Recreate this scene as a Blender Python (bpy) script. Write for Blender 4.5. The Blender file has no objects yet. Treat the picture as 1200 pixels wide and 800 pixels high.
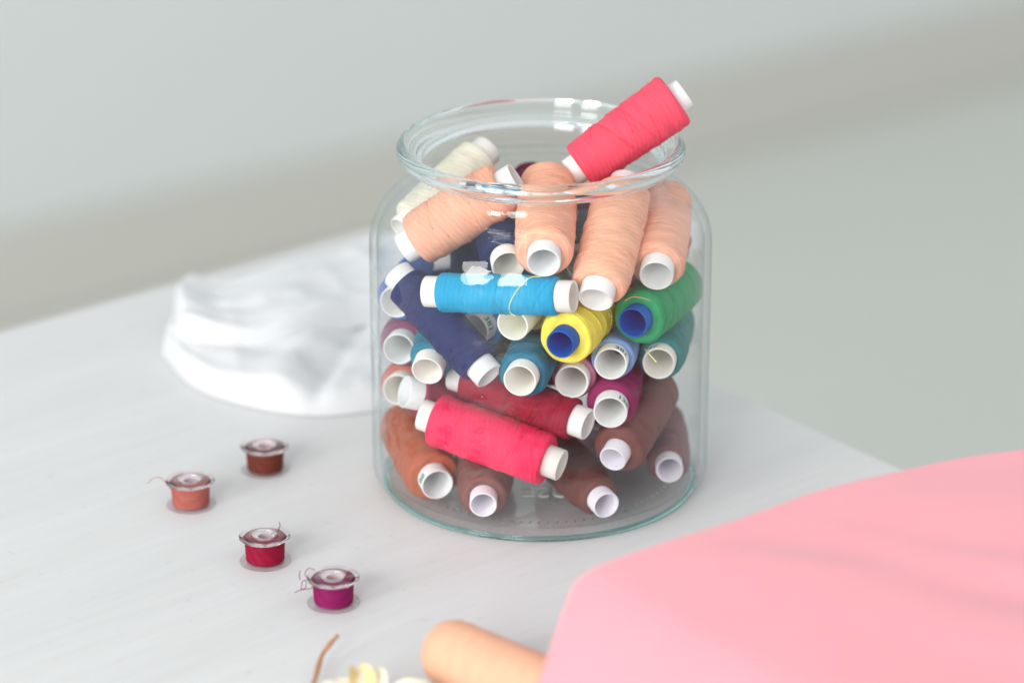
import bpy, bmesh, math, random
import numpy as np
from mathutils import Vector, Matrix, noise

scene = bpy.context.scene
COL = scene.collection
PI = math.pi

# ------------------------------------------------------------------ camera maths
F = 3600.0
PITCH = math.radians(21.9); YAW = math.radians(0.565)
CAM = Vector((0, -1.174, .532))
FW = Vector((-math.sin(YAW)*math.cos(PITCH), math.cos(YAW)*math.cos(PITCH), -math.sin(PITCH)))
RT = Vector((math.cos(YAW), math.sin(YAW), 0))
UP = RT.cross(FW)
def ray(x, y):
    return (FW + RT*((x-600)/F) - UP*((y-400)/F)).normalized()
def on_plane(x, y, z=0.0):
    d = ray(x, y); t = (z-CAM.z)/d.z
    return CAM + d*t

# ------------------------------------------------------------------ helpers
def lin(c):
    c = c/255.0
    return c/12.92 if c <= .04045 else ((c+.055)/1.055)**2.4
def rgb(r, g, b): return (lin(r), lin(g), lin(b), 1)

def link(name, me, mat=None, parent=None, smooth=True):
    o = bpy.data.objects.new(name, me); COL.objects.link(o)
    if mat is not None: me.materials.append(mat)
    if smooth:
        for p in me.polygons: p.use_smooth = True
    if parent is not None: o.parent = parent
    return o
def mesh_obj(name, verts, faces, mat=None, parent=None, smooth=True):
    me = bpy.data.meshes.new(name); me.from_pydata([tuple(v) for v in verts], [], faces); me.update()
    return link(name, me, mat, parent, smooth)
def empty(name, loc=(0, 0, 0)):
    o = bpy.data.objects.new(name, None); COL.objects.link(o); o.location = loc; o.empty_display_size = .01
    return o
def tag(o, label, cat, group=None):
    o['label'] = label; o['category'] = cat
    if group: o['group'] = group
    return o

def lathe(profile, seg, axis='Z', closed=False, rfun=None):
    """profile: list of (r, h). returns verts, faces. ends with r==0 become poles"""
    V = []; Fc = []; rings = []
    for (r, h) in profile:
        if r < 1e-7:
            rings.append([len(V)]); V.append((0, 0, h))
        else:
            ring = []
            for k in range(seg):
                a = 2*PI*k/seg
                rr = r if rfun is None else rfun(r, h, a)
                ring.append(len(V)); V.append((rr*math.cos(a), rr*math.sin(a), h))
            rings.append(ring)
    n = len(rings)
    for i in range(n if closed else n-1):
        A = rings[i]; B = rings[(i+1) % n]
        if len(A) == 1 and len(B) == 1: continue
        for k in range(seg):
            k2 = (k+1) % seg
            if len(A) == 1: Fc.append((A[0], B[k2], B[k]))
            elif len(B) == 1: Fc.append((A[k], A[k2], B[0]))
            else: Fc.append((A[k], A[k2], B[k2], B[k]))
    if axis == 'X': V = [(z, x, y) for (x, y, z) in V]
    return V, Fc

def fix_normals(o):
    bm = bmesh.new(); bm.from_mesh(o.data)
    bmesh.ops.recalc_face_normals(bm, faces=bm.faces)
    bm.to_mesh(o.data); bm.free()

def chaikin(pts, it=2):
    for _ in range(it):
        q = [pts[0]]
        for a, b in zip(pts[:-1], pts[1:]):
            q.append((a[0]*.75+b[0]*.25, a[1]*.75+b[1]*.25)); q.append((a[0]*.25+b[0]*.75, a[1]*.25+b[1]*.75))
        q.append(pts[-1]); pts = q
    return pts

def tube(points, r, sides=6, V=None, Fc=None, taper=None):
    """round tube through points appended to V/Fc"""
    if V is None: V = []
    if Fc is None: Fc = []
    P = [Vector(p) for p in points]; prev = None; rings = []
    for i, p in enumerate(P):
        t = (P[min(i+1, len(P)-1)]-P[max(i-1, 0)]).normalized()
        if prev is None:
            n = t.orthogonal().normalized()
        else:
            n = (prev - t*prev.dot(t)).normalized()
        prev = n; b = t.cross(n)
        rr = r if taper is None else r*taper(i/(len(P)-1))
        ring = []
        for k in range(sides):
            a = 2*PI*k/sides
            ring.append(len(V)); V.append(tuple(p + n*(rr*math.cos(a)) + b*(rr*math.sin(a))))
        rings.append(ring)
    for A, B in zip(rings[:-1], rings[1:]):
        for k in range(sides):
            k2 = (k+1) % sides
            Fc.append((A[k], A[k2], B[k2], B[k]))
    Fc.append(tuple(rings[0][::-1])); Fc.append(tuple(rings[-1]))
    return V, Fc

def smooth_path(pts, n=8):
    """catmull-rom"""
    P = [Vector(p) for p in pts]; P = [P[0]*2-P[1]] + P + [P[-1]*2-P[-2]]; out = []
    for i in range(1, len(P)-2):
        for k in range(n):
            t = k/n; a, b, c, d = P[i-1], P[i], P[i+1], P[i+2]
            out.append(.5*((2*b)+(c-a)*t+(2*a-5*b+4*c-d)*t*t+(3*b-a-3*c+d)*t**3))
    out.append(P[-2]); return out

# ------------------------------------------------------------------ materials
def new_mat(name):
    m = bpy.data.materials.new(name); m.use_nodes = True
    nt = m.node_tree; b = nt.nodes['Principled BSDF']
    return m, nt, b
def N(nt, typ, **kw):
    n = nt.nodes.new(typ)
    for k, v in kw.items(): setattr(n, k, v)
    return n
def simple(name, col, rough=.5, spec=.5, noise_amt=0, scale=60, **kw):
    m, nt, b = new_mat(name)
    b.inputs['Base Color'].default_value = col
    b.inputs['Roughness'].default_value = rough
    b.inputs['Specular IOR Level'].default_value = spec
    for k, v in kw.items(): b.inputs[k].default_value = v
    if noise_amt:
        tc = N(nt, 'ShaderNodeTexCoord'); ns = N(nt, 'ShaderNodeTexNoise'); ns.inputs['Scale'].default_value = scale
        ns.inputs['Detail'].default_value = 4
        mx = N(nt, 'ShaderNodeMix', data_type='RGBA', blend_type='MULTIPLY'); mx.inputs[0].default_value = 1
        rp = N(nt, 'ShaderNodeMapRange'); rp.inputs[3].default_value = 1-noise_amt; rp.inputs[4].default_value = 1+noise_amt
        nt.links.new(tc.outputs['Object'], ns.inputs['Vector']); nt.links.new(ns.outputs[0], rp.inputs[0])
        mx.inputs[6].default_value = col; nt.links.new(rp.outputs[0], mx.inputs[7])
        nt.links.new(mx.outputs[2], b.inputs['Base Color'])
    return m

def thread_mat(name, col, pitch=.00042, shade=.20, sheen=.08, spec=.2):
    """wound cotton: fine rings along local X, crossing helices, uneven dye"""
    m, nt, b = new_mat(name)
    b.inputs['Roughness'].default_value = .62
    b.inputs['Specular IOR Level'].default_value = spec
    b.inputs['Sheen Weight'].default_value = sheen
    b.inputs['Sheen Roughness'].default_value = .4
    b.inputs['Sheen Tint'].default_value = col
    tc = N(nt, 'ShaderNodeTexCoord')
    # fine winding: wave along X slightly distorted
    mp = N(nt, 'ShaderNodeMapping'); mp.inputs['Rotation'].default_value = (0, 0, .10)
    w = N(nt, 'ShaderNodeTexWave', wave_type='BANDS', bands_direction='X', wave_profile='SIN')
    w.inputs['Scale'].default_value = .314/pitch; w.inputs['Distortion'].default_value = 2.5
    w.inputs['Detail'].default_value = 2; w.inputs['Detail Scale'].default_value = .25
    mp2 = N(nt, 'ShaderNodeMapping'); mp2.inputs['Rotation'].default_value = (0, .22, -.30)
    w2 = N(nt, 'ShaderNodeTexWave', wave_type='BANDS', bands_direction='X', wave_profile='SIN')
    w2.inputs['Scale'].default_value = .314/(pitch*2.6); w2.inputs['Distortion'].default_value = 6
    w2.inputs['Detail'].default_value = 3; w2.inputs['Detail Scale'].default_value = .35
    ns = N(nt, 'ShaderNodeTexNoise'); ns.inputs['Scale'].default_value = 1; ns.inputs['Detail'].default_value = 5
    mp3 = N(nt, 'ShaderNodeMapping'); mp3.inputs['Scale'].default_value = (700, 90, 90)
    for a, c in ((mp, w), (mp2, w2), (mp3, ns)):
        nt.links.new(tc.outputs['Object'], a.inputs['Vector']); nt.links.new(a.outputs[0], c.inputs['Vector'])
    ad = N(nt, 'ShaderNodeMath', operation='MULTIPLY_ADD'); ad.inputs[1].default_value = .45; ad2 = N(nt, 'ShaderNodeMath', operation='MULTIPLY_ADD')
    nt.links.new(w2.outputs['Fac'], ad.inputs[0]); nt.links.new(w.outputs['Fac'], ad.inputs[2])
    nt.links.new(ns.outputs[0], ad2.inputs[0]); ad2.inputs[1].default_value = 2.2; nt.links.new(ad.outputs[0], ad2.inputs[2])
    mr = N(nt, 'ShaderNodeMapRange'); mr.inputs[1].default_value = .9; mr.inputs[2].default_value = 3.2
    mr.inputs[3].default_value = 1-shade; mr.inputs[4].default_value = 1+shade
    nt.links.new(ad2.outputs[0], mr.inputs[0])
    mx = N(nt, 'ShaderNodeMix', data_type='RGBA', blend_type='MULTIPLY'); mx.inputs[0].default_value = 1
    mx.inputs[6].default_value = col; nt.links.new(mr.outputs[0], mx.inputs[7])
    nt.links.new(mx.outputs[2], b.inputs['Base Color'])
    bp = N(nt, 'ShaderNodeBump'); bp.inputs['Strength'].default_value = .45; bp.inputs['Distance'].default_value = .00030
    nt.links.new(ad2.outputs[0], bp.inputs['Height']); nt.links.new(bp.outputs[0], b.inputs['Normal'])
    return m

def glass_mat(name, ior=1.5, col=(1, 1, 1, 1), absorb=None, density=0, rough=0.0):
    m = bpy.data.materials.new(name); m.use_nodes = True; nt = m.node_tree
    nt.nodes.clear()
    out = N(nt, 'ShaderNodeOutputMaterial'); g = N(nt, 'ShaderNodeBsdfGlass')
    g.inputs['IOR'].default_value = ior; g.inputs['Color'].default_value = col; g.inputs['Roughness'].default_value = rough
    nt.links.new(g.outputs[0], out.inputs['Surface'])
    if absorb:
        v = N(nt, 'ShaderNodeVolumeAbsorption'); v.inputs['Color'].default_value = absorb; v.inputs['Density'].default_value = density
        nt.links.new(v.outputs[0], out.inputs['Volume'])
    return m

def clear_mat(name, tint, edge, power=3.0, rough=0.0, wave=.0002):
    """thin clear glass or plastic: straight transmission with Fresnel reflection, greener where seen edge on"""
    m = bpy.data.materials.new(name); m.use_nodes = True; nt = m.node_tree; nt.nodes.clear()
    out = N(nt, 'ShaderNodeOutputMaterial'); tr = N(nt, 'ShaderNodeBsdfTransparent'); gl = N(nt, 'ShaderNodeBsdfGlossy')
    gl.inputs['Roughness'].default_value = rough
    geo = N(nt, 'ShaderNodeNewGeometry')
    io = N(nt, 'ShaderNodeMapRange'); io.inputs[3].default_value = 1.5; io.inputs[4].default_value = 1/1.5
    nt.links.new(geo.outputs['Backfacing'], io.inputs[0])
    fr = N(nt, 'ShaderNodeFresnel'); nt.links.new(io.outputs[0], fr.inputs['IOR'])
    lw = N(nt, 'ShaderNodeLayerWeight'); lw.inputs['Blend'].default_value = .5
    pw = N(nt, 'ShaderNodeMath', operation='POWER'); pw.inputs[1].default_value = power
    nt.links.new(lw.outputs['Facing'], pw.inputs[0])
    mx = N(nt, 'ShaderNodeMix', data_type='RGBA'); mx.inputs[6].default_value = tint; mx.inputs[7].default_value = edge
    nt.links.new(pw.outputs[0], mx.inputs[0]); nt.links.new(mx.outputs[2], tr.inputs['Color'])
    tcw = N(nt, 'ShaderNodeTexCoord'); nw = N(nt, 'ShaderNodeTexNoise'); nw.inputs['Scale'].default_value = 55; nw.inputs['Detail'].default_value = 1.5
    mw = N(nt, 'ShaderNodeMapping'); mw.inputs['Scale'].default_value = (1, 1, 2.2)
    nt.links.new(tcw.outputs['Object'], mw.inputs['Vector']); nt.links.new(mw.outputs[0], nw.inputs['Vector'])
    bw = N(nt, 'ShaderNodeBump'); bw.inputs['Strength'].default_value = .8; bw.inputs['Distance'].default_value = wave
    nt.links.new(nw.outputs[0], bw.inputs['Height']); nt.links.new(bw.outputs[0], gl.inputs['Normal'])
    ms = N(nt, 'ShaderNodeMixShader'); nt.links.new(fr.outputs[0], ms.inputs[0]); nt.links.new(tr.outputs[0], ms.inputs[1]); nt.links.new(gl.outputs[0], ms.inputs[2])
    nt.links.new(ms.outputs[0], out.inputs['Surface'])
    return m

def fabric_mat(name, col, weave=.0006, amt=.05, sheen=.3):
    m, nt, b = new_mat(name)
    b.inputs['Roughness'].default_value = .85; b.inputs['Specular IOR Level'].default_value = .2
    b.inputs['Sheen Weight'].default_value = sheen
    tc = N(nt, 'ShaderNodeTexCoord')
    hs = []
    for ax in ('X', 'Y'):
        w = N(nt, 'ShaderNodeTexWave', wave_type='BANDS', bands_direction=ax); w.inputs['Scale'].default_value = .314/weave
        w.inputs['Distortion'].default_value = 1.5
        nt.links.new(tc.outputs['Object'], w.inputs['Vector']); hs.append(w)
    ad = N(nt, 'ShaderNodeMath', operation='ADD'); nt.links.new(hs[0].outputs['Fac'], ad.inputs[0]); nt.links.new(hs[1].outputs['Fac'], ad.inputs[1])
    ns = N(nt, 'ShaderNodeTexNoise'); ns.inputs['Scale'].default_value = 35; ns.inputs['Detail'].default_value = 6
    nt.links.new(tc.outputs['Object'], ns.inputs['Vector'])
    mr = N(nt, 'ShaderNodeMapRange'); mr.inputs[1].default_value = .3; mr.inputs[2].default_value = .7
    mr.inputs[3].default_value = 1-amt; mr.inputs[4].default_value = 1+amt; nt.links.new(ns.outputs[0], mr.inputs[0])
    mx = N(nt, 'ShaderNodeMix', data_type='RGBA', blend_type='MULTIPLY'); mx.inputs[0].default_value = 1
    mx.inputs[6].default_value = col; nt.links.new(mr.outputs[0], mx.inputs[7]); nt.links.new(mx.outputs[2], b.inputs['Base Color'])
    bp = N(nt, 'ShaderNodeBump'); bp.inputs['Strength'].default_value = .35; bp.inputs['Distance'].default_value = .00015
    nt.links.new(ad.outputs[0], bp.inputs['Height']); nt.links.new(bp.outputs[0], b.inputs['Normal'])
    return m

def table_mat():
    m, nt, b = new_mat('white_painted_wood')
    b.inputs['Roughness'].default_value = .5; b.inputs['Specular IOR Level'].default_value = .35
    tc = N(nt, 'ShaderNodeTexCoord')
    mp = N(nt, 'ShaderNodeMapping'); mp.inputs['Scale'].default_value = (16, 210, 40)
    ns = N(nt, 'ShaderNodeTexNoise'); ns.inputs['Scale'].default_value = 1; ns.inputs['Detail'].default_value = 6; ns.inputs['Roughness'].default_value = .6
    ns.inputs['Distortion'].default_value = .35
    mp2 = N(nt, 'ShaderNodeMapping'); mp2.inputs['Scale'].default_value = (3, 22, 10)
    n2 = N(nt, 'ShaderNodeTexNoise'); n2.inputs['Scale'].default_value = 1; n2.inputs['Detail'].default_value = 4
    # sparse worn specks where the paint has rubbed through
    n3 = N(nt, 'ShaderNodeTexNoise'); n3.inputs['Scale'].default_value = 190; n3.inputs['Detail'].default_value = 3
    for a, c in ((mp, ns), (mp2, n2)):
        nt.links.new(tc.outputs['Object'], a.inputs['Vector']); nt.links.new(a.outputs[0], c.inputs['Vector'])
    nt.links.new(tc.outputs['Object'], n3.inputs['Vector'])
    r1 = N(nt, 'ShaderNodeValToRGB'); r1.color_ramp.elements[0].position = .33; r1.color_ramp.elements[1].position = .62
    r1.color_ramp.elements[0].color = rgb(217, 217, 216); r1.color_ramp.elements[1].color = rgb(220, 221, 222)
    nt.links.new(ns.outputs[0], r1.inputs[0])
    mr = N(nt, 'ShaderNodeMapRange'); mr.inputs[1].default_value = .3; mr.inputs[2].default_value = .7
    mr.inputs[3].default_value = .965; mr.inputs[4].default_value = 1.02; nt.links.new(n2.outputs[0], mr.inputs[0])
    mx = N(nt, 'ShaderNodeMix', data_type='RGBA', blend_type='MULTIPLY'); mx.inputs[0].default_value = 1
    nt.links.new(r1.outputs[0], mx.inputs[6]); nt.links.new(mr.outputs[0], mx.inputs[7])
    r3 = N(nt, 'ShaderNodeMapRange'); r3.inputs[1].default_value = .26; r3.inputs[2].default_value = .34; r3.inputs[3].default_value = .93; r3.inputs[4].default_value = 1
    nt.links.new(n3.outputs[0], r3.inputs[0])
    m2 = N(nt, 'ShaderNodeMix', data_type='RGBA', blend_type='MULTIPLY'); m2.inputs[0].default_value = 1
    nt.links.new(mx.outputs[2], m2.inputs[6]); nt.links.new(r3.outputs[0], m2.inputs[7])
    nt.links.new(m2.outputs[2], b.inputs['Base Color'])
    bp = N(nt, 'ShaderNodeBump'); bp.inputs['Strength'].default_value = .5; bp.inputs['Distance'].default_value = .00012
    nt.links.new(ns.outputs[0], bp.inputs['Height']); nt.links.new(bp.outputs[0], b.inputs['Normal'])
    return m

M = {}
M['table'] = table_mat()
M['wall'] = simple('painted_plaster', rgb(215, 219, 218), .9, .2, .015, 3)
M['floor'] = simple('pale_floor', rgb(211, 213, 207), .8, .2, .02, 2)
M['foot_strip'] = simple('foot_strip_paint', rgb(202, 201, 194), .6, .3)
M['glass'] = glass_mat('jar_glass', 1.5, (.995, 1, 1, 1), (.30, .80, .80, 1), 6)
M['foot_glass'] = glass_mat('teal_edge_glass', 1.5, (.80, .95, .94, 1))
M['knurl'] = glass_mat('pressed_glass', 1.5, (.9, .95, .95, 1), None, 0, .35)
M['plastic'] = glass_mat('clear_plastic', 1.45, (.99, .965, .97, 1))
M['plastic_thin'] = clear_mat('thin_clear_plastic', (1, .985, .99, 1), (.78, .70, .73, 1), 3)
M['wall_glass'] = clear_mat('clear_jar_glass', (.995, 1, 1, 1), (.70, .84, .86, 1), 9, wave=.0016)
M['hub'] = simple('milky_hub_plastic', rgb(206, 180, 186), .3, .5)
M['tube'] = simple('white_tube_plastic', rgb(238, 238, 236), .38, .4, **{'Subsurface Weight': .0})
M['tube_variants'] = [simple('tube_plastic', rgb(*c), r_, .4, .03, 260) for c, r_ in (((238, 238, 236), .38), ((232, 234, 233), .45), ((240, 237, 230), .35), ((228, 229, 230), .5))]
M['tube_lilac'] = simple('cool_white_tube_plastic', rgb(232, 230, 238), .38, .4)
M['tube_cream'] = simple('cream_tube_plastic', rgb(240, 237, 222), .4, .4)
M['tube_blue'] = simple('blue_tube_plastic', rgb(0, 88, 172), .35, .3)
M['ink'] = simple('green_ink', rgb(0, 150, 116), .5, .2)
M['muslin'] = fabric_mat('white_muslin', rgb(216, 218, 220), .0007, .02)
M['pink_cloth'] = fabric_mat('pink_cotton', rgb(246, 163, 173), .0006, .02)
M['stem'] = simple('dry_stem', rgb(186, 140, 108), .8, .2, .15, 300)
M['petal'] = simple('cream_petal', rgb(244, 238, 214), .7, .2, .08, 120)
M['petal_yellow'] = simple('yellow_petal', rgb(236, 218, 160), .7, .2, .08, 120)
SOL = {
    'P1': ((-0.055, -0.017, 0.1068), (-0.0095, -0.0185, 0.1372), 0.0114),
    'C1': ((-0.056, 0.0, 0.108), (-0.0217, 0.0338, 0.1321), 0.0095),
    'P2': ((0.0013, -0.0591, 0.1166), (0.003, 0.004, 0.131), 0.0117),
    'P3': ((0.0215, -0.0578, 0.1008), (0.0346, -0.006, 0.1321), 0.0116),
    'P4': ((0.0457, -0.0403, 0.1042), (0.052, 0.0196, 0.1189), 0.0111),
    'N2': ((-0.0126, -0.0398, 0.1078), (-0.0203, 0.0209, 0.1174), 0.0105),
    'DK': ((0.0167, -0.0279, 0.1046), (0.0179, 0.0341, 0.1054), 0.009),
    'BU': ((0.0024, -0.0024, 0.113), (-0.0051, 0.0591, 0.1115), 0.0095),
    'DR': ((0.0558, 0.01, 0.107), (0.042, 0.04, 0.062), 0.009),
    'BL': ((0.0131, -0.0595, 0.1028), (-0.0453, -0.0393, 0.0969), 0.0078),
    'N1': ((-0.0198, -0.0572, 0.0682), (-0.0575, -0.024, 0.099), 0.0088),
    'BW': ((-0.0584, -0.0182, 0.0842), (-0.0441, 0.042, 0.0805), 0.0098),
    'M1': ((-0.0573, -0.0204, 0.0647), (-0.0454, 0.0403, 0.0607), 0.0102),
    'T1': ((-0.045, -0.043, 0.0644), (-0.0334, 0.0161, 0.079), 0.009),
    'W2': ((-0.0265, -0.0298, 0.0772), (0.0048, 0.0237, 0.079), 0.01),
    'W1': ((-0.0109, -0.053, 0.0883), (0.0114, 0.0048, 0.0893), 0.0095),
    'DT': ((0.0043, -0.0001, 0.06), (0.0102, 0.0616, 0.059), 0.01),
    'T2': ((-0.0079, -0.0649, 0.0696), (0.0045, -0.0041, 0.0696), 0.0102),
    'Y': ((0.0078, -0.0626, 0.084), (0.029, -0.0045, 0.0852), 0.0111),
    'G': ((0.0364, -0.0481, 0.0874), (0.0594, 0.0094, 0.084), 0.0112),
    'LB': ((0.0279, -0.0516, 0.0714), (0.0364, 0.0098, 0.06709999999999999), 0.0087),
    'T3': ((0.0474, -0.038, 0.066), (0.0562, 0.0232, 0.063), 0.0096),
    'NR': ((0.05, 0.01, 0.05), (0.036, 0.055, 0.034), 0.0085),
    'PK3': ((0.0125, -0.0487, 0.0624), (0.0224, 0.0123, 0.0579), 0.009),
    'MG': ((0.0279, -0.0555, 0.0522), (0.034, 0.005, 0.054), 0.0103),
    'O1': ((-0.0579, -0.0178, 0.0457), (-0.0439, 0.042, 0.0377), 0.0098),
    'R1': ((-0.0548, -0.0274, 0.0491), (-0.0003, -0.0064, 0.0284), 0.0085),
    'R2': ((0.0193, -0.0534, 0.046), (-0.0352, -0.0257, 0.0561), 0.0086),
    'BD': ((-0.0133, -0.0214, 0.0547), (-0.0252, 0.0389, 0.0469), 0.01),
    'PK2': ((-0.0476, -0.0369, 0.0432), (0.0088, -0.0596, 0.031), 0.0108),
    'OR1': ((-0.0412, -0.0441, 0.0153), (-0.0585, 0.0153, 0.0191), 0.0114),
    'BR4': ((-0.0225, -0.0588, 0.0132), (-0.0224, 0.003, 0.0172), 0.0122),
    'BR3': ((0.0268, -0.057, 0.0124), (0.0035, -0.0035, 0.0158), 0.0104),
    'BR1': ((0.029, -0.0546, 0.0315), (0.05, -0.001, 0.044), 0.011),
    'BR2': ((0.053, -0.0305, 0.0161), (0.0523, 0.0314, 0.0146), 0.009),
    'BG': ((0.0215, -0.0156, 0.0217), (0.04, 0.0431, 0.0136), 0.01),
    'NB': ((-0.045, 0.01, 0.094), (0.014, 0.028, 0.096), 0.0105),
    'FB': ((-0.018, 0.032, 0.083), (0.03, 0.024, 0.081), 0.01),
    'FC': ((-0.004, 0.02, 0.042), (0.056, 0.03, 0.038), 0.01),
    'TOP': ((0.0578, 0.010, 0.1641), (0.0118, 0.000, 0.1328), 0.0118),
}

# ------------------------------------------------------------------ room
def box(name, a, b, mat, parent=None, mtx=None, bevel=0):
    bm = bmesh.new(); bmesh.ops.create_cube(bm, size=1)
    for v in bm.verts:
        v.co = Vector(((a[0]+b[0])/2+v.co.x*(b[0]-a[0]), (a[1]+b[1])/2+v.co.y*(b[1]-a[1]), (a[2]+b[2])/2+v.co.z*(b[2]-a[2])))
    if bevel: bmesh.ops.bevel(bm, geom=bm.edges[:], offset=bevel, segments=3, affect='EDGES', profile=.6)
    me = bpy.data.meshes.new(name); bm.to_mesh(me); bm.free()
    o = link(name, me, mat, parent, smooth=False)
    if mtx is not None: o.matrix_world = mtx
    return o

ZF = -.74
w0 = on_plane(0, 386, ZF); w1 = on_plane(1200, 92, ZF)
wd = (w1-w0); wang = math.atan2(wd.y, wd.x)
wm = Matrix.Translation((w0.x, w0.y, ZF)) @ Matrix.Rotation(wang, 4, 'Z')
wall = box('wall', (-2.5, .02, 0), (4.0, .14, 3.0), M['wall'], mtx=wm); wall['kind'] = 'structure'
floor = mesh_obj('floor', [(-5, -4, ZF), (5, -4, ZF), (5, 7, ZF), (-5, 7, ZF)], [(0, 1, 2, 3)], M['floor'], smooth=False); floor['kind'] = 'structure'
sk = box('wall_foot_strip', (-2.5, 0, .001), (4.0, .0195, .11), M['foot_strip'], mtx=wm, bevel=.004)  # low strip along the wall foot, darker and warmer than the wall
tag(sk, 'low warm grey strip along the foot of the pale wall behind the table', 'skirting board')

# table
e0 = on_plane(0, 387); e1 = on_plane(200, 332); f0 = on_plane(1050, 545); f1 = on_plane(903, 478)
d1 = (e1-e0).normalized(); d2 = (f1-f0).normalized()
# corner = intersection
den = d1.x*d2.y-d1.y*d2.x
tt = ((f0.x-e0.x)*d2.y-(f0.y-e0.y)*d2.x)/den
corner = e0+d1*tt
ax = -d1; ay = Vector((-ax.y, ax.x, 0))       # ax to the lower left, ay to the lower right
if ay.dot(d2) > 0: ay = -ay
tab = empty('table', (corner.x, corner.y, ZF))
tag(tab, 'white painted wooden table that everything stands on', 'table')
tab.rotation_euler = (0, 0, math.atan2(ax.y, ax.x))
sgn = 1 if (Matrix.Rotation(tab.rotation_euler.z, 3, 'Z') @ Vector((0, 1, 0))).dot(ay) > 0 else -1
loc2 = Matrix.Rotation(-tab.rotation_euler.z, 3, 'Z') @ (-d2)
shear = loc2.x/loc2.y
LT, WT = 1.1, .9
def tb(name, x0, x1, y0, y1, z0, z1, bev):
    ys = sorted((sgn*y0, sgn*y1))
    o = box(name, (x0, ys[0], z0), (x1, ys[1], z1), M['table'], tab, bevel=bev)
    for v in o.data.vertices: v.co.x += shear*v.co.y
    return o
tb('tabletop', 0, LT, 0, WT, .74-.028, .74, .0025)
for lx in (.05, LT-.1):
    for ly in (.05, WT-.1):
        tb('leg', lx, lx+.05, ly, ly+.05, .001, .711, .003)

# ------------------------------------------------------------------ glass jar
jar = empty('glass_jar', (0, 0, 0))
tag(jar, 'wide open clear glass jar full of coloured thread spools on the white table', 'jar')
def arc(cx, cz, r, a0, a1, n, rz=None):
    rz = rz or r
    return [(cx+r*math.cos(math.radians(a0+(a1-a0)*k/n)), cz+rz*math.sin(math.radians(a0+(a1-a0)*k/n))) for k in range(n+1)]
outer = [(0, .0023), (.03, .0023), (.052, .0023), (.0560, .0023), (.0610, .0022), (.0642, .0022)]
outer += arc(.0640, .0080, .0057, -80, 0, 8) + [(.0697, .02), (.0697, .05), (.0697, .08), (.0697, .1035)]
outer += arc(.0470, .1045, .0227, 8, 72, 10, .0240)
outer += [(.0512, .1305), (.0500, .1330), (.0500, .1352), (.0508, .1369)]
inner = [(.0472, .1369), (.0470, .1350), (.0470, .1330), (.0474, .1312)]
inner += arc(.0455, .1045, .0212, 72, 8, 10, .0212) + [(.0667, .1035), (.0667, .08), (.0667, .05), (.0667, .02)]
inner += arc(.0615, .0098, .0052, 0, -85, 7) + [(.05, .0044), (.03, .0042), (0, .0042)]
prof = chaikin(outer, 1)+chaikin(inner, 1)
V, Fc = lathe(prof, 192)
body = mesh_obj('glass_body', V, Fc, M['wall_glass'], jar); fix_normals(body)
V, Fc = lathe([(.0645+.0014*math.cos(2*PI*k/14), .00105+.00098*math.sin(2*PI*k/14)) for k in range(14)], 192, closed=True)
fr_ = mesh_obj('foot_ring', V, Fc, M['foot_glass'], jar); fix_normals(fr_)
rim = [(.0475, .1371), (.0506, .1371), (.0520, .1377), (.0545, .1386), (.0553, .1394), (.0556, .1402), (.0570, .1408), (.0581, .1422), (.0584, .1438), (.0580, .1454), (.0568, .1467), (.0556, .1470),
       (.0544, .1468), (.0537, .1458), (.0534, .1443), (.0526, .1435), (.0512, .1431), (.0503, .1424), (.0499, .1412), (.0490, .1404), (.0479, .1400), (.0475, .1388)]
rim = chaikin(rim+[rim[0]], 1)[:-1]
V, Fc = lathe(rim, 192, closed=True)
rb = mesh_obj('rim', V, Fc, M['glass'], jar); fix_normals(rb)
# pressed marks of the foot
V = []; Fc = []
for k in range(96):
    a = 2*PI*k/96
    c = Vector((.0560*math.cos(a), .0560*math.sin(a), .00455)); t = Vector((-math.sin(a), math.cos(a), 0)); rr = Vector((math.cos(a), math.sin(a), 0))
    tube([c-rr*.0010+t*.0004, c+rr*.0010-t*.0004], .00035, 5, V, Fc)
mesh_obj('foot_knurling', V, Fc, M['knurl'], jar)
def text_mesh(txt, size, extrude=0.0, res=3, bold=0.0):
    cu = bpy.data.curves.new('lettering', 'FONT'); cu.body = txt; cu.size = size; cu.extrude = extrude; cu.resolution_u = res; cu.offset = bold
    cu.align_x = 'CENTER'
    o = bpy.data.objects.new('tmp_text', cu); COL.objects.link(o)
    dg = bpy.context.evaluated_depsgraph_get()
    me = bpy.data.meshes.new_from_object(o.evaluated_get(dg))
    bpy.data.objects.remove(o); return me
me = text_mesh('USE', .0125, .00015)
for v in me.vertices:      # moulded into the underside, so it reads mirrored from above
    v.co = Vector((-v.co.x*1.0+.003, v.co.y*1.15-.032, v.co.z+.0046))
M['emboss'] = simple('moulded_glass_edge', rgb(235, 245, 244), .3, .5)
link('moulded_lettering', me, M['emboss'], jar, smooth=False)

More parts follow.
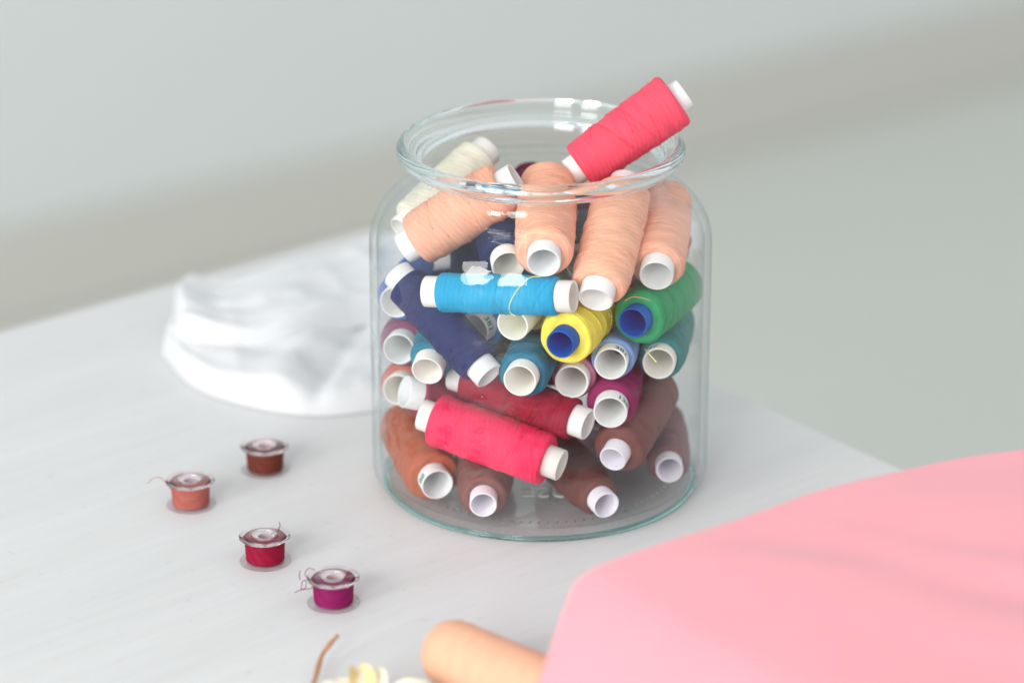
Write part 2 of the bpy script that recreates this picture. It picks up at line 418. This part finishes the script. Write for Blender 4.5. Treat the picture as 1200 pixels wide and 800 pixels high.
# ------------------------------------------------------------------ spools
SL = .062
def spool_frame(A, B):
    A = Vector(A); B = Vector(B); x = (B-A).normalized()
    z = Vector((0, 0, 1)); y = z.cross(x).normalized(); z = x.cross(y)
    m = Matrix((x, y, z)).transposed().to_4x4(); m.translation = (A+B)/2
    return m
def make_spool(key, col, tube_mat, label, seed, fuzz=26, shape='barrel', text=None, text_ang=60, tr=.0066, sheen=.08, ends=.0062, group='thread spools in the glass jar', AB=None, loose=True, pitch=.00075):
    rnd = random.Random(seed)
    A, B, R = AB or SOL[key]
    if tube_mat is M['tube']: tube_mat = M['tube_variants'][seed % 4]
    m = spool_frame(A, B)
    root = empty('thread_spool'); root.matrix_world = m
    tag(root, label, 'thread spool', group)
    L = (Vector(B)-Vector(A)).length; h = L/2
    if tr:
        ti = tr-.0008
        pr = [(ti, -h+.0003), (ti+.0003, -h), (tr-.0003, -h), (tr, -h+.0003), (tr, -h*.5), (tr, h*.5), (tr, h-.0003), (tr-.0003, h), (ti+.0003, h), (ti, h-.0003), (ti, 0)]
        V, Fc = lathe(pr, 56, 'X', closed=True)
        tb_ = mesh_obj('tube', V, Fc, tube_mat, root); fix_normals(tb_)
    # wound thread
    x0 = -h+ends; x1 = h-ends; n = 110; prof = []
    off = rnd.random()*50; ph = rnd.random()*6
    r_in = (tr or .004)+.0001
    for i in range(n+1):
        t = i/n; x = x0+(x1-x0)*t
        e = min(t, 1-t)*(x1-x0)
        if shape == 'barrel': full = R*(.965+.05*math.sin(PI*t))
        elif shape == 'straight': full = R*(.985+.015*math.sin(PI*t))
        elif shape == 'cone': full = R*(1.0-.14*t)
        elif shape == 'fcone': full = R*(.76+.24*math.sin(PI/2*min(1, t*1.9)))*(1 if t < .75 else 1-.25*(t-.75))
        else: full = R*(.86+.14*math.sin(PI*min(1, t*1.25)))
        full *= 1+.022*noise.noise(Vector((x*170+off, 0, 0)))+.012*noise.noise(Vector((x*600+off, 3, 0)))
        rad = .0026 if shape != 'straight' else .0014
        if e < rad:
            full -= rad*.75*(1-math.sqrt(max(0, 1-(1-e/rad)**2)))
        prof.append((full, x))
    prof = [(r_in, x0+.0004), ((r_in+prof[0][0])/2, x0+.00005)]+prof+[((r_in+prof[-1][0])/2, x1-.00005), (r_in, x1-.0004)]
    k1 = rnd.uniform(500, 700); k2 = rnd.uniform(900, 1200)
    def rf(r, x, a):
        if r < r_in+.0008: return r
        s = .00009*(math.sin(2*a+k1*x+ph)+math.sin(-3*a+k2*x))*1.0
        s += .00028*noise.noise(Vector((x*220, math.cos(a)*2+off, math.sin(a)*2)))
        s += .00005*noise.noise(Vector((x*1800, math.cos(a)*3+off, math.sin(a)*3)))
        return r+s
    V, Fc = lathe(prof, 96, 'X', rfun=rf)
    def surf(x, a):
        t = (x-x0)/(x1-x0); i = max(0, min(n, int(t*n)))+2
        return rf(prof[i][0], x, a)
    # crossed outer strands and stray fibres, part of the winding
    for _ in range(14 if loose else 0):
        xa = rnd.uniform(x0+.004, x1-.004); a0 = rnd.uniform(0, 2*PI); da = rnd.uniform(1.6, 3.2); dx = rnd.choice((-1, 1))*rnd.uniform(.003, .010)
        pts = []
        for q in range(19):
            u = q/18; x = min(max(xa+dx*u, x0+.002), x1-.002); a = a0+da*u
            r = surf(x, a)+.00010; pts.append((x, r*math.cos(a), r*math.sin(a)))
        tube(pts, .00017, 5, V, Fc)
    for _ in range(fuzz):
        xa = rnd.uniform(x0+.001, x1-.001); a0 = rnd.uniform(0, 2*PI); da = rnd.uniform(-.5, .5); dx = rnd.uniform(-.003, .003); hh = rnd.uniform(.0002, .0011)
        pts = []
        for q in range(7):
            u = q/6; x = min(max(xa+dx*u, x0), x1); a = a0+da*u
            r = surf(x, a)+hh*math.sin(PI*u*.8)
            pts.append((x, r*math.cos(a), r*math.sin(a)))
        tube(pts, .000035, 3, V, Fc)
    th = mesh_obj('thread', V, Fc, thread_mat('thread_'+key.lower(), col, sheen=sheen, pitch=pitch), root); fix_normals_safe(th)
    if text:
        me = text_mesh(text, .0043, bold=.00011)
        # angle of the world direction wanted, in local frame; the opening is at -h
        upl = m.to_3x3().inverted() @ UP; rtl = m.to_3x3().inverted() @ RT
        au = math.atan2(upl.z, upl.y); ar = math.atan2(rtl.z, rtl.y)
        s = 1 if math.sin(ar-au) > 0 else -1     # direction in which screen-right lies from up
        for v in me.vertices:
            u, w = v.co.x, v.co.y
            a = au+s*math.radians(text_ang)+s*u/tr
            v.co = Vector((-h+.0009+w, (tr+.00006)*math.cos(a), (tr+.00006)*math.sin(a)))
        link('tube_lettering', me, M['ink'], tb_, smooth=False)
    return root
def fix_normals_safe(o):
    fix_normals(o)

T = M['tube']; TL = M['tube_lilac']; TB = M['tube_blue']; TC = M['tube_cream']
PEACH = rgb(246, 181, 152)
SP = [
 # key, colour, tube, shape, fuzz, label, extra
 ('TOP', rgb(240, 84, 106), T, 'cone', 16, 'coral pink thread spool sticking up out of the jar and leaning on its rim', dict(tr=.0062, ends=.0046)),
 ('P1', PEACH, T, 'barrel', 60, 'peach thread spool lying slanted at upper left, leftmost of the peach ones in the jar', {}),
 ('C1', rgb(240, 236, 216), T, 'straight', 20, 'cream thread spool behind the slanted peach spool, its white top seen through the mouth', {}),
 ('P2', PEACH, T, 'barrel', 60, 'peach thread spool standing above the right part of the turquoise spool, second peach from left', {}),
 ('P3', rgb(250, 188, 156), T, 'barrel', 60, 'peach thread spool whose open end rests just above the yellow spool', {'tr': .0069}),
 ('P4', PEACH, T, 'barrel', 50, 'rightmost peach thread spool, its open end resting above the green spool', {'tr': .0068}),
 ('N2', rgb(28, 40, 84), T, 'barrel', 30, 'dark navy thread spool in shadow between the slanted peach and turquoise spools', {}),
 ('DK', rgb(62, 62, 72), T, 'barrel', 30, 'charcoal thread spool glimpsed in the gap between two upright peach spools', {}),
 ('BU', rgb(112, 28, 66), T, 'barrel', 20, 'burgundy thread spool at the top, its end seen through the jar mouth behind peach spools', {}),
 ('DR', rgb(176, 30, 70), T, 'barrel', 20, 'dark red thread spool peeking out above the green spool at the right wall', {}),
 ('BL', rgb(0, 162, 208), T, 'straight', 34, 'bright turquoise blue thread spool lying level across the front of the jar', {'tr': .0063}),
 ('N1', rgb(26, 36, 94), T, 'straight', 30, 'navy blue thread spool slanting down from upper left below the turquoise spool', {'tr': .0062}),
 ('BW', rgb(50, 98, 176), T, 'straight', 16, 'royal blue thread spool at the left wall behind the top of the slanting navy spool', {}),
 ('M1', rgb(128, 54, 96), T, 'barrel', 20, 'mauve thread spool at the left wall, half behind the teal spool', {}),
 ('T1', rgb(20, 122, 146), T, 'barrel', 30, 'teal blue thread spool at the left, under the slanting navy spool', {'tr': .0064}),
 ('W2', rgb(0, 122, 176), T, 'straight', 20, 'sky blue thread spool below the turquoise one, its printed white tube turned to the left', dict(text='383', text_ang=75)),
 ('W1', rgb(196, 192, 150), TC, 'straight', 10, 'open cream tube of a pale spool right under the turquoise spool', {'ends': .018}),
 ('DT', rgb(24, 82, 88), T, 'barrel', 20, 'dark teal green spool deep in the gap left of the yellow spool', {}),
 ('T2', rgb(20, 108, 136), T, 'barrel', 34, 'petrol blue thread spool facing front, between the navy tube end and the yellow spool', {}),
 ('Y', rgb(252, 236, 96), TB, 'straight', 26, 'yellow thread spool on a blue tube, facing front in the middle of the jar', {'tr': .0058}),
 ('G', rgb(38, 158, 100), TB, 'barrel', 30, 'green thread spool on a blue tube at the right of the jar', {'tr': .0062}),
 ('LB', rgb(126, 164, 214), T, 'straight', 20, 'light blue thread spool facing front between yellow and teal green, printed 381', dict(text='381', text_ang=42)),
 ('T3', rgb(12, 126, 126), T, 'barrel', 20, 'teal green thread spool at the right, right below the green one', dict(text='47', text_ang=-22)),
 ('NR', rgb(50, 70, 120), T, 'barrel', 16, 'dusky navy spool at the right wall behind the teal green spool', {}),
 ('PK3', rgb(196, 122, 150), T, 'straight', 20, 'dusty rose thread spool facing front right under the yellow spool', {'tr': .0068}),
 ('MG', rgb(140, 36, 90), T, 'barrel', 30, 'plum thread spool facing front under the light blue spool', dict(text='1381', text_ang=62, tr=.0068)),
 ('O1', rgb(190, 96, 74), T, 'barrel', 16, 'rust spool at the left wall, partly behind the white end of the burgundy one', {}),
 ('R1', rgb(146, 34, 72), T, 'straight', 20, 'wine red thread spool at the left, its white end against the glass', {}),
 ('R2', rgb(152, 22, 52), T, 'straight', 24, 'crimson thread spool lying across behind and above the hot pink spool', {'tr': .0064}),
 ('BD', rgb(76, 46, 44), T, 'barrel', 20, 'dark brown spool deep in the gap left of the petrol blue spool', {}),
 ('PK2', rgb(252, 44, 96), T, 'straight', 24, 'hot pink thread spool lying slanted across the lower front of the jar', {'tr': .0064}),
 ('OR1', rgb(184, 96, 62), T, 'barrel', 34, 'orange brown thread spool at the lower left of the jar, open end facing front', dict(text='88', text_ang=-75)),
 ('BR4', rgb(128, 82, 76), TL, 'fcone', 40, 'dusty brown thread spool on the jar floor under the hot pink spool', {'tr': .0055}),
 ('BR3', rgb(112, 66, 59), TL, 'fcone', 40, 'chocolate brown thread spool on the jar floor, right of the hot pink spool', {'tr': .0056}),
 ('BR1', rgb(122, 74, 68), TL, 'barrel', 40, 'big reddish brown thread spool at the lower right, below the plum one', {'tr': .0055}),
 ('BR2', rgb(120, 66, 72), TL, 'barrel', 30, 'dark purplish brown spool on the jar floor at the far right', {'tr': .0056}),
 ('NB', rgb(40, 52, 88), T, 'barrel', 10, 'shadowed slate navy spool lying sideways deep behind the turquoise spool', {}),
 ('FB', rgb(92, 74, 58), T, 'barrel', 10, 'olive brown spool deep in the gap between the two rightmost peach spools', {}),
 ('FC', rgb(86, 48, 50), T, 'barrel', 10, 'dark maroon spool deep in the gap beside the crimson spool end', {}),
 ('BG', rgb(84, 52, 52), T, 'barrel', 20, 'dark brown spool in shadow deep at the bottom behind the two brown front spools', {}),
]
roots = {}
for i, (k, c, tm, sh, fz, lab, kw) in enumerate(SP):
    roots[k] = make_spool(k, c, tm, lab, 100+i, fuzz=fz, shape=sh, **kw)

# loose thread ends, each a part of the spool it comes from
def on_spool(px, py, key, off=.0003, r=None):
    A, B, R = SOL[key]; A = Vector(A); u = (Vector(B)-A).normalized(); d = ray(px, py)
    R = r or R
    w = CAM-A; dp = d-u*d.dot(u); wp = w-u*w.dot(u)
    a = dp.dot(dp); b = 2*dp.dot(wp); c = wp.dot(wp)-(R+off)**2; q = b*b-4*a*c
    t = (-b-math.sqrt(q))/(2*a) if q > 0 else -b/(2*a)
    return CAM+d*t
def loose(key, pts, r, mat, name='loose_end'):
    V, Fc = tube(smooth_path(pts), r, 6)
    o = mesh_obj(name, V, Fc, mat); fix_normals(o)
    o.parent = roots[key]; o.matrix_parent_inverse = roots[key].matrix_world.inverted()
    return o
bpy.context.view_layer.update()
M['pale_yellow_strand'] = simple('pale_yellow_strand', rgb(226, 226, 150), .6, .3)
M['blue_strand'] = simple('blue_strand', rgb(20, 130, 170), .6, .3)
M['beige_strand'] = simple('beige_strand', rgb(196, 170, 120), .6, .3)
loose('Y', [on_spool(x, y, 'BL') for x, y in ((634, 324), (622, 325), (611, 334), (602, 346), (597, 358), (598, 366))]+[on_spool(604, 370, 'W1', .0006)], .00022, M['pale_yellow_strand'])
loose('LB', [on_spool(756, 409, 'T3', .001), on_spool(762, 416, 'T3', .0012), on_spool(769, 424, 'T3', .0012)], .00026, M['pale_yellow_strand'])
loose('W2', [on_spool(x, y, 'W2', .002) for x, y in ((566, 410), (574, 411), (583, 408), (592, 402))], .00022, M['blue_strand'])
loose('P4', [on_spool(x, y, 'G', .0008) for x, y in ((733, 352), (741, 348), (752, 349), (762, 352))], .0002, M['beige_strand'])
loose('P3', [on_spool(x, y, 'Y', .001) for x, y in ((712, 362), (716, 372), (722, 378), (719, 384), (713, 380))], .0002, M['beige_strand'])

# ------------------------------------------------------------------ bobbins
def make_bobbin(px, py, col, label, seed, tail=None, thr=.0077, ang=0, thh=1.0):
    rnd = random.Random(seed); p = on_plane(px, py)
    root = empty('bobbin', (p.x, p.y, 0)); root.rotation_euler = (0, 0, ang)
    tag(root, label, 'bobbin', 'clear sewing bobbins on the table')
    z0 = .00008; H = .0112; Rf = .0102; tf = .0007; rh = .0042; ri = .0031
    for zz in (z0, z0+H-tf):
        pr = [(.0028, zz), (Rf-.0004, zz), (Rf-.0001, zz+tf*.25), (Rf, zz+tf*.5), (Rf-.0001, zz+tf*.75), (Rf-.0004, zz+tf), (.0053, zz+tf), (.0050, zz+tf+(.00025 if zz > z0 else 0)), (.0046, zz+tf+(.00025 if zz > z0 else 0)), (.0043, zz+tf), (.0028, zz+tf)]
        V, Fc = lathe(pr, 72, closed=True)
        f = mesh_obj('flange', V, Fc, M['plastic'] if zz > z0 else M['plastic_thin'], root); fix_normals(f)
    pr = [(.0029, z0+tf+.0002), (rh, z0+tf+.0002), (rh, z0+H-tf-.0002), (.0029, z0+H-tf-.0002)]
    V, Fc = lathe(pr, 56, closed=True)
    b = mesh_obj('hub', V, Fc, M['hub'], root, smooth=False); fix_normals(b)
    # winding
    off = rnd.random()*30; n = 46; za = z0+tf+.0002; zb = z0+H-tf-.0002; pf = [(rh+.0001, za)]
    for i in range(n+1):
        t = i/n; r = (thr+.0003)*(.945+.055*t)*(1+.018*noise.noise(Vector((t*9+off, 0, 0))))-.00012*(i % 2)
        if i in (0, n): r -= .0003
        pf.append((r, za+(zb-za)*t))
    pf.append((rh+.0001, zb))
    # local X is the wound axis in the thread material, so build along X and turn upright
    V, Fc = lathe([(r, h) for r, h in pf], 72, 'X')
    o = mesh_obj('thread', V, Fc, thread_mat('bobbin_thread', col, pitch=.00038, sheen=.15), root); fix_normals(o)
    o.rotation_euler = (0, -PI/2, 0)
    if tail:
        V, Fc = [], []
        for pts in tail:
            tube(smooth_path([Vector(q) for q in pts]), .00016, 5, V, Fc)
        o = mesh_obj('loose_end', V, Fc, simple('bobbin_tail', col, .6, .3), root)
    return root
make_bobbin(391, 706, rgb(138, 20, 90), 'bobbin wound with magenta purple thread, nearest of the four on the table', 1,
    tail=[[(-.0068, .001, .008), (-.0090, -.001, .0075), (-.0125, -.001, .0072), (-.0150, -.0008, .0062)], [(-.0125, -.001, .0072), (-.0118, .0, .010), (-.0105, .0, .0105), (-.0108, -.001, .0080), (-.0132, -.001, .0070)],
          [(-.0080, .002, .0095), (-.0105, .002, .0120), (-.0090, .003, .0140), (-.0068, .003, .0135)], [(-.0125, .001, .0105), (-.0128, .001, .0128), (-.0124, .001, .0145)]], ang=.2)
make_bobbin(311, 657, rgb(150, 10, 52), 'bobbin wound with crimson thread, second nearest of the four', 2, ang=1.1, tail=[[(.0068, -.001, .0095), (.0085, -.0015, .0112), (.0100, -.001, .0114), (.0112, .000, .0122)]])
make_bobbin(224, 591, rgb(178, 98, 88), 'bobbin wound with salmon brown thread and a loose tail, leftmost of the four', 3, tail=[[(-.007, -.001, .006), (-.0095, .000, .009), (-.0120, .001, .0115), (-.0150, .001, .0115), (-.0175, .0, .0095)]])
make_bobbin(311, 550, rgb(112, 52, 40), 'bobbin wound with dark brown thread, farthest of the four, nearest the jar side', 4, ang=.6)

# ------------------------------------------------------------------ cloths
def poly_at(poly, t):
    """poly: list of Vector, t 0..1 by length"""
    Ls = [(b-a).length for a, b in zip(poly[:-1], poly[1:])]; s = t*sum(Ls)
    for a, b, l in zip(poly[:-1], poly[1:], Ls):
        if s <= l or b is poly[-1]: return a.lerp(b, min(1, s/l))
        s -= l
def cloth_patch(name, back, front, nu, nv, height, edge, zbase, mat, parent=None, amp=.002, seed=0, wr=60.):
    """solid pillow of cloth: back/front edge polylines on plan, height(x,y,u,v) top, edge = rounding radii (left, right, back, front)"""
    back = [Vector((p.x, p.y, 0)) for p in back]; front = [Vector((p.x, p.y, 0)) for p in front]
    back = smooth_path(back, 6); front = smooth_path(front, 6)
    V = []; top = {}; bot = {}
    for j in range(nv+1):
        for i in range(nu+1):
            u = i/nu; v = j/nv
            # denser samples at the edges
            u_ = .5-.5*math.cos(PI*u)*abs(math.cos(PI*u))**.15; v_ = .5-.5*math.cos(PI*v)*abs(math.cos(PI*v))**.15
            b = poly_at(back, u_); f = poly_at(front, u_); p = f.lerp(b, v_)
            wide = (poly_at(back, 1)-poly_at(back, 0)).length; deep = (b-f).length
            k = 1.0
            for dist, r in ((u_*wide, edge[0]), ((1-u_)*wide, edge[1]), ((1-v_)*deep, edge[2]), (v_*deep, edge[3])):
                if dist < r: k *= math.sqrt(max(0, 1-(1-dist/r)**2))
            q = Vector((p.x*wr, p.y*wr, seed*7.3))
            w = 1-abs(noise.noise(q))*2; w2 = noise.noise(q*.45+Vector((5, 2, 1)))
            h = height(p.x, p.y, u_, v_)*k + (amp*w+amp*1.6*w2)*min(1, k)
            top[i, j] = len(V); V.append((p.x, p.y, zbase+max(h, .0004+.0001*k)))
    for j in range(nv+1):
        for i in range(nu+1):
            x, y, _ = V[top[i, j]]; bot[i, j] = len(V); V.append((x, y, zbase))
    Fc = []
    for j in range(nv):
        for i in range(nu):
            Fc.append((top[i, j], top[i+1, j], top[i+1, j+1], top[i, j+1])); Fc.append((bot[i, j], bot[i, j+1], bot[i+1, j+1], bot[i+1, j]))
    for i in range(nu):
        Fc.append((top[i, 0], bot[i, 0], bot[i+1, 0], top[i+1, 0])); Fc.append((top[i, nv], top[i+1, nv], bot[i+1, nv], bot[i, nv]))
    for j in range(nv):
        Fc.append((top[0, j], top[0, j+1], bot[0, j+1], bot[0, j])); Fc.append((top[nu, j], bot[nu, j], bot[nu, j+1], top[nu, j+1]))
    o = mesh_obj(name, V, Fc, mat, parent); fix_normals(o)
    return o

wc = on_plane(320, 440)
white = empty('folded_white_cloth', (wc.x, wc.y, 0)); tag(white, 'crumpled folded white muslin cloth lying on the table left of and behind the jar', 'cloth')
bk = [on_plane(*p, .004) for p in ((206, 376), (260, 352), (340, 335), (420, 320), (520, 310))]
fr = [on_plane(*p, .001) for p in ((190, 414), (226, 452), (300, 477), (385, 486), (500, 470))]
lo = cloth_patch('lower_fold', bk, fr, 130, 80, lambda x, y, u, v: .0125+.0012*math.sin(u*11+2)+.0009*math.sin(v*30+u*7)+.0035*math.exp(-((u-.55-.25*v)/.05)**2)-.003*math.exp(-((u-.68-.2*v)/.03)**2), (.010, .01, .01, .008), .0004, M['muslin'], amp=.0015, seed=1, wr=46)
bk = [on_plane(*p, .026) for p in ((203, 322), (222, 306), (268, 314), (345, 296), (430, 270), (510, 250))]
fr = [on_plane(*p, .013) for p in ((206, 396), (250, 406), (330, 404), (430, 378), (510, 364))]
hi = cloth_patch('upper_fold', bk, fr, 130, 80, lambda x, y, u, v: .0125-.0012*math.exp(-((u-.22)/.08)**2)+.0007*math.sin(v*26+u*9)+.0008*math.sin(u*15+v*3)+.002*math.exp(-((v-.3-.5*u)/.07)**2), (.009, .01, .012, .0045), .0118, M['muslin'], amp=.0014, seed=2, wr=44)
for o in (lo, hi):
    o.parent = white; o.matrix_parent_inverse = Matrix.Translation(white.location).inverted()

pz = .065
bk = [on_plane(*p, pz) for p in ((664, 674), (692, 654), (760, 634), (870, 596), (960, 562), (1040, 541), (1120, 523), (1200, 513), (1330, 497))]
fr = [on_plane(*p, .03) for p in ((596, 870), (622, 960), (720, 1000), (820, 1030), (950, 1060), (1100, 1080), (1240, 1100), (1360, 1110), (1500, 1120))]
r0 = on_plane(695, 675, pz); r1 = on_plane(930, 830, .06)
rdir = (r1-r0); rdir.z = 0; rdir.normalize(); rn = Vector((rdir.y, -rdir.x, 0))
if rn.x > 0: rn = -rn
def ph(x, y, u, v):
    s = (Vector((x, y, 0))-Vector((r0.x, r0.y, 0))).dot(rn)
    sm = .5*(s+math.sqrt(s*s+.0001))
    return max(.02, .067-.60*sm + .0016*math.sin(x*30+y*60+.8)*min(1, max(0, -s*10))*min(1, (1-v)/.4)+min(1, (1-v)/.35)**2*(.0012*math.exp(-((x*.55+y+.135)/.011)**2)-.0014*math.exp(-((x*.55+y+.158)/.014)**2)+.0018*math.exp(-((x*.2+y+.205-.3*x*x)/.014)**2)))
pink = cloth_patch('folded_pink_cloth', bk, fr, 150, 110, ph, (.014, .02, .016, .02), .0006, M['pink_cloth'], amp=.0006, seed=5, wr=14)
tag(pink, 'thick folded bundle of plain pink cotton cloth in the right foreground', 'cloth')

# ------------------------------------------------------------------ foreground odds
c0 = Vector((-.0392, -.1785, .0131)); c1 = Vector((.0060, -.2180, .0131))
u = (c1-c0).normalized()
fs = make_spool('FRONT', rgb(246, 186, 146), T, 'blurred peach thread spool with a rounded end lying by the pink cloth at the lower edge', 77, fuzz=10,
    shape='round', AB=(c0, c1, .0125), tr=None, ends=.0002, group=None, loose=False) if False else None
def cocoon(A, B, R):
    m = spool_frame(A, B); root = empty('thread_spool'); root.matrix_world = m
    tag(root, 'plump peach thread spool with a rounded end, alone on the table against the pink cloth', 'thread spool')
    h = (B-A).length/2; pf = []
    n = 60
    for i in range(n+1):
        t = i/n; x = -h+2*h*t; e = min(t*2*h/.012, 1); e2 = min((1-t)*2*h/.003, 1)
        r = R*(max(0, 1-(1-e)**2.3))**.5*(.6+.4*(max(0, 1-(1-e2)**2))**.5)
        pf.append((max(r, 0) if i else 0, x))
    pf.append((.0064, h-.0001))
    V, Fc = lathe(pf, 72, 'X', rfun=lambda r, x, a: r+.0002*noise.noise(Vector((x*300, math.cos(a)*2, math.sin(a)*2)))*(r/R))
    o = mesh_obj('thread', V, Fc, thread_mat('thread_front', rgb(243, 188, 156)), root); fix_normals(o)
    V, Fc = lathe([(.0052, h-.01), (.0052, h+.001), (.0062, h+.001), (.0062, h-.01)], 40, 'X', closed=True)
    o = mesh_obj('tube', V, Fc, T, root); fix_normals(o)
    return root
cocoon(c0, c1, .0125)

fl = on_plane(436, 856)
flower = empty('dried_flower', (fl.x, fl.y, 0)); tag(flower, 'dried cream flower with a thin curved brown stem at the bottom edge of the table', 'dried flower')
def fpt(x, y, z): 
    p = on_plane(x, y, z); return p-Vector((fl.x, fl.y, 0))
V, Fc = tube(smooth_path([fpt(430, 850, .004), fpt(395, 840, .004), (fpt(366, 815, .004)), fpt(370, 792, .004), fpt(377, 768, .005), fpt(386, 755, .007), fpt(396, 744, .009)]), .0009, 8, taper=lambda t: 1.15-.2*t+.15*math.sin(t*25))
mesh_obj('stem', V, Fc, M['stem'], flower)
rnd = random.Random(4)
def petal(ang, ln, wd, lift, mat):
    V = []; Fc = []; nu, nv = 8, 6
    ph_ = rnd.uniform(0, 6)
    for s in (0, 1):
        for i in range(nu+1):
            t = i/nu
            for j in range(nv+1):
                q = j/nv*2-1; w = wd*math.sin(PI*min(.97, .08+t*.88))**.7
                x = .002+ln*t; y = q*w; z = .003+lift*math.sin(t*1.9)+.0022*q*q+.0009*math.sin(7*t+3*q+ph_)-s*.0003
                V.append((x*math.cos(ang)-y*math.sin(ang), x*math.sin(ang)+y*math.cos(ang), max(z, .0004+(1-s)*.0003)))
    k = (nu+1)*(nv+1)
    for i in range(nu):
        for j in range(nv):
            a = i*(nv+1)+j
            Fc.append((a, a+nv+1, a+nv+2, a+1)); Fc.append((k+a, k+a+1, k+a+nv+2, k+a+nv+1))
    mesh_obj('petal', V, Fc, mat, flower)
for i in range(13):
    petal(2*PI*i/13+rnd.uniform(-.15, .15), rnd.uniform(.016, .021), rnd.uniform(.0035, .0055), rnd.uniform(.004, .012), M['petal_yellow'] if i in (4, 9) else M['petal'])
bm = bmesh.new(); bmesh.ops.create_uvsphere(bm, u_segments=20, v_segments=12, radius=.0042)
for v in bm.verts: v.co = Vector((v.co.x, v.co.y, v.co.z*.7+.0055))*(1+.08*noise.noise(v.co*900))
me = bpy.data.meshes.new('flower_centre'); bm.to_mesh(me); bm.free(); link('flower_centre', me, M['petal'], flower)

# ------------------------------------------------------------------ light
world = bpy.data.worlds.new('World'); scene.world = world; world.use_nodes = True
nt = world.node_tree; bg = nt.nodes['Background']
tc = N(nt, 'ShaderNodeTexCoord'); sx = N(nt, 'ShaderNodeSeparateXYZ'); nt.links.new(tc.outputs['Generated'], sx.inputs[0])
rp = N(nt, 'ShaderNodeValToRGB'); mr = N(nt, 'ShaderNodeMapRange'); mr.inputs[1].default_value = -1; mr.inputs[2].default_value = 1
nt.links.new(sx.outputs['Z'], mr.inputs[0]); nt.links.new(mr.outputs[0], rp.inputs[0])
cr = rp.color_ramp; cr.elements[0].position = .3; cr.elements[0].color = (.80, .82, .82, 1); cr.elements[1].position = 1; cr.elements[1].color = (.82, .86, .88, 1)
e = cr.elements.new(.56); e.color = (1.12, 1.14, 1.15, 1)
nt.links.new(rp.outputs[0], bg.inputs['Color']); bg.inputs['Strength'].default_value = .80

def area(name, loc, target, sx_, sy_, power, col=(1, 1, 1)):
    l = bpy.data.lights.new(name, 'AREA'); l.shape = 'RECTANGLE'; l.size = sx_; l.size_y = sy_; l.energy = power; l.color = col
    o = bpy.data.objects.new(name, l); COL.objects.link(o); o.location = loc
    o.rotation_euler = (Vector(target)-Vector(loc)).to_track_quat('-Z', 'Y').to_euler(); return o
area('window_light', (-1.65, -1.75, .85), (0, 0, .05), .62, 1.2, 25, (1, .985, .96))
area('window_light', (-.80, -2.25, .85), (0, 0, .05), .62, 1.2, 25, (1, .985, .96))

# ------------------------------------------------------------------ camera
cd = bpy.data.cameras.new('Camera'); cam = bpy.data.objects.new('Camera', cd); COL.objects.link(cam)
cam.matrix_world = Matrix(((RT.x, UP.x, -FW.x, CAM.x), (RT.y, UP.y, -FW.y, CAM.y), (RT.z, UP.z, -FW.z, CAM.z), (0, 0, 0, 1)))
cd.lens = 108; cd.sensor_width = 36; cd.clip_start = .02; cd.clip_end = 100
cd.dof.use_dof = True; cd.dof.focus_distance = 1.205; cd.dof.aperture_fstop = 4.3
scene.camera = cam

scene.render.engine = 'CYCLES'
cy = scene.cycles
cy.use_denoising = True
try: cy.denoiser = 'OPENIMAGEDENOISE'
except Exception: pass
cy.max_bounces = 24; cy.transmission_bounces = 20; cy.glossy_bounces = 8; cy.diffuse_bounces = 5; cy.transparent_max_bounces = 16
cy.caustics_reflective = True; cy.caustics_refractive = True; cy.sample_clamp_indirect = 12; cy.blur_glossy = .5
vs = scene.view_settings; vs.view_transform = 'Standard'; vs.look = 'None'; vs.gamma = 1; vs.exposure = .13
scene.display_settings.display_device = 'sRGB'
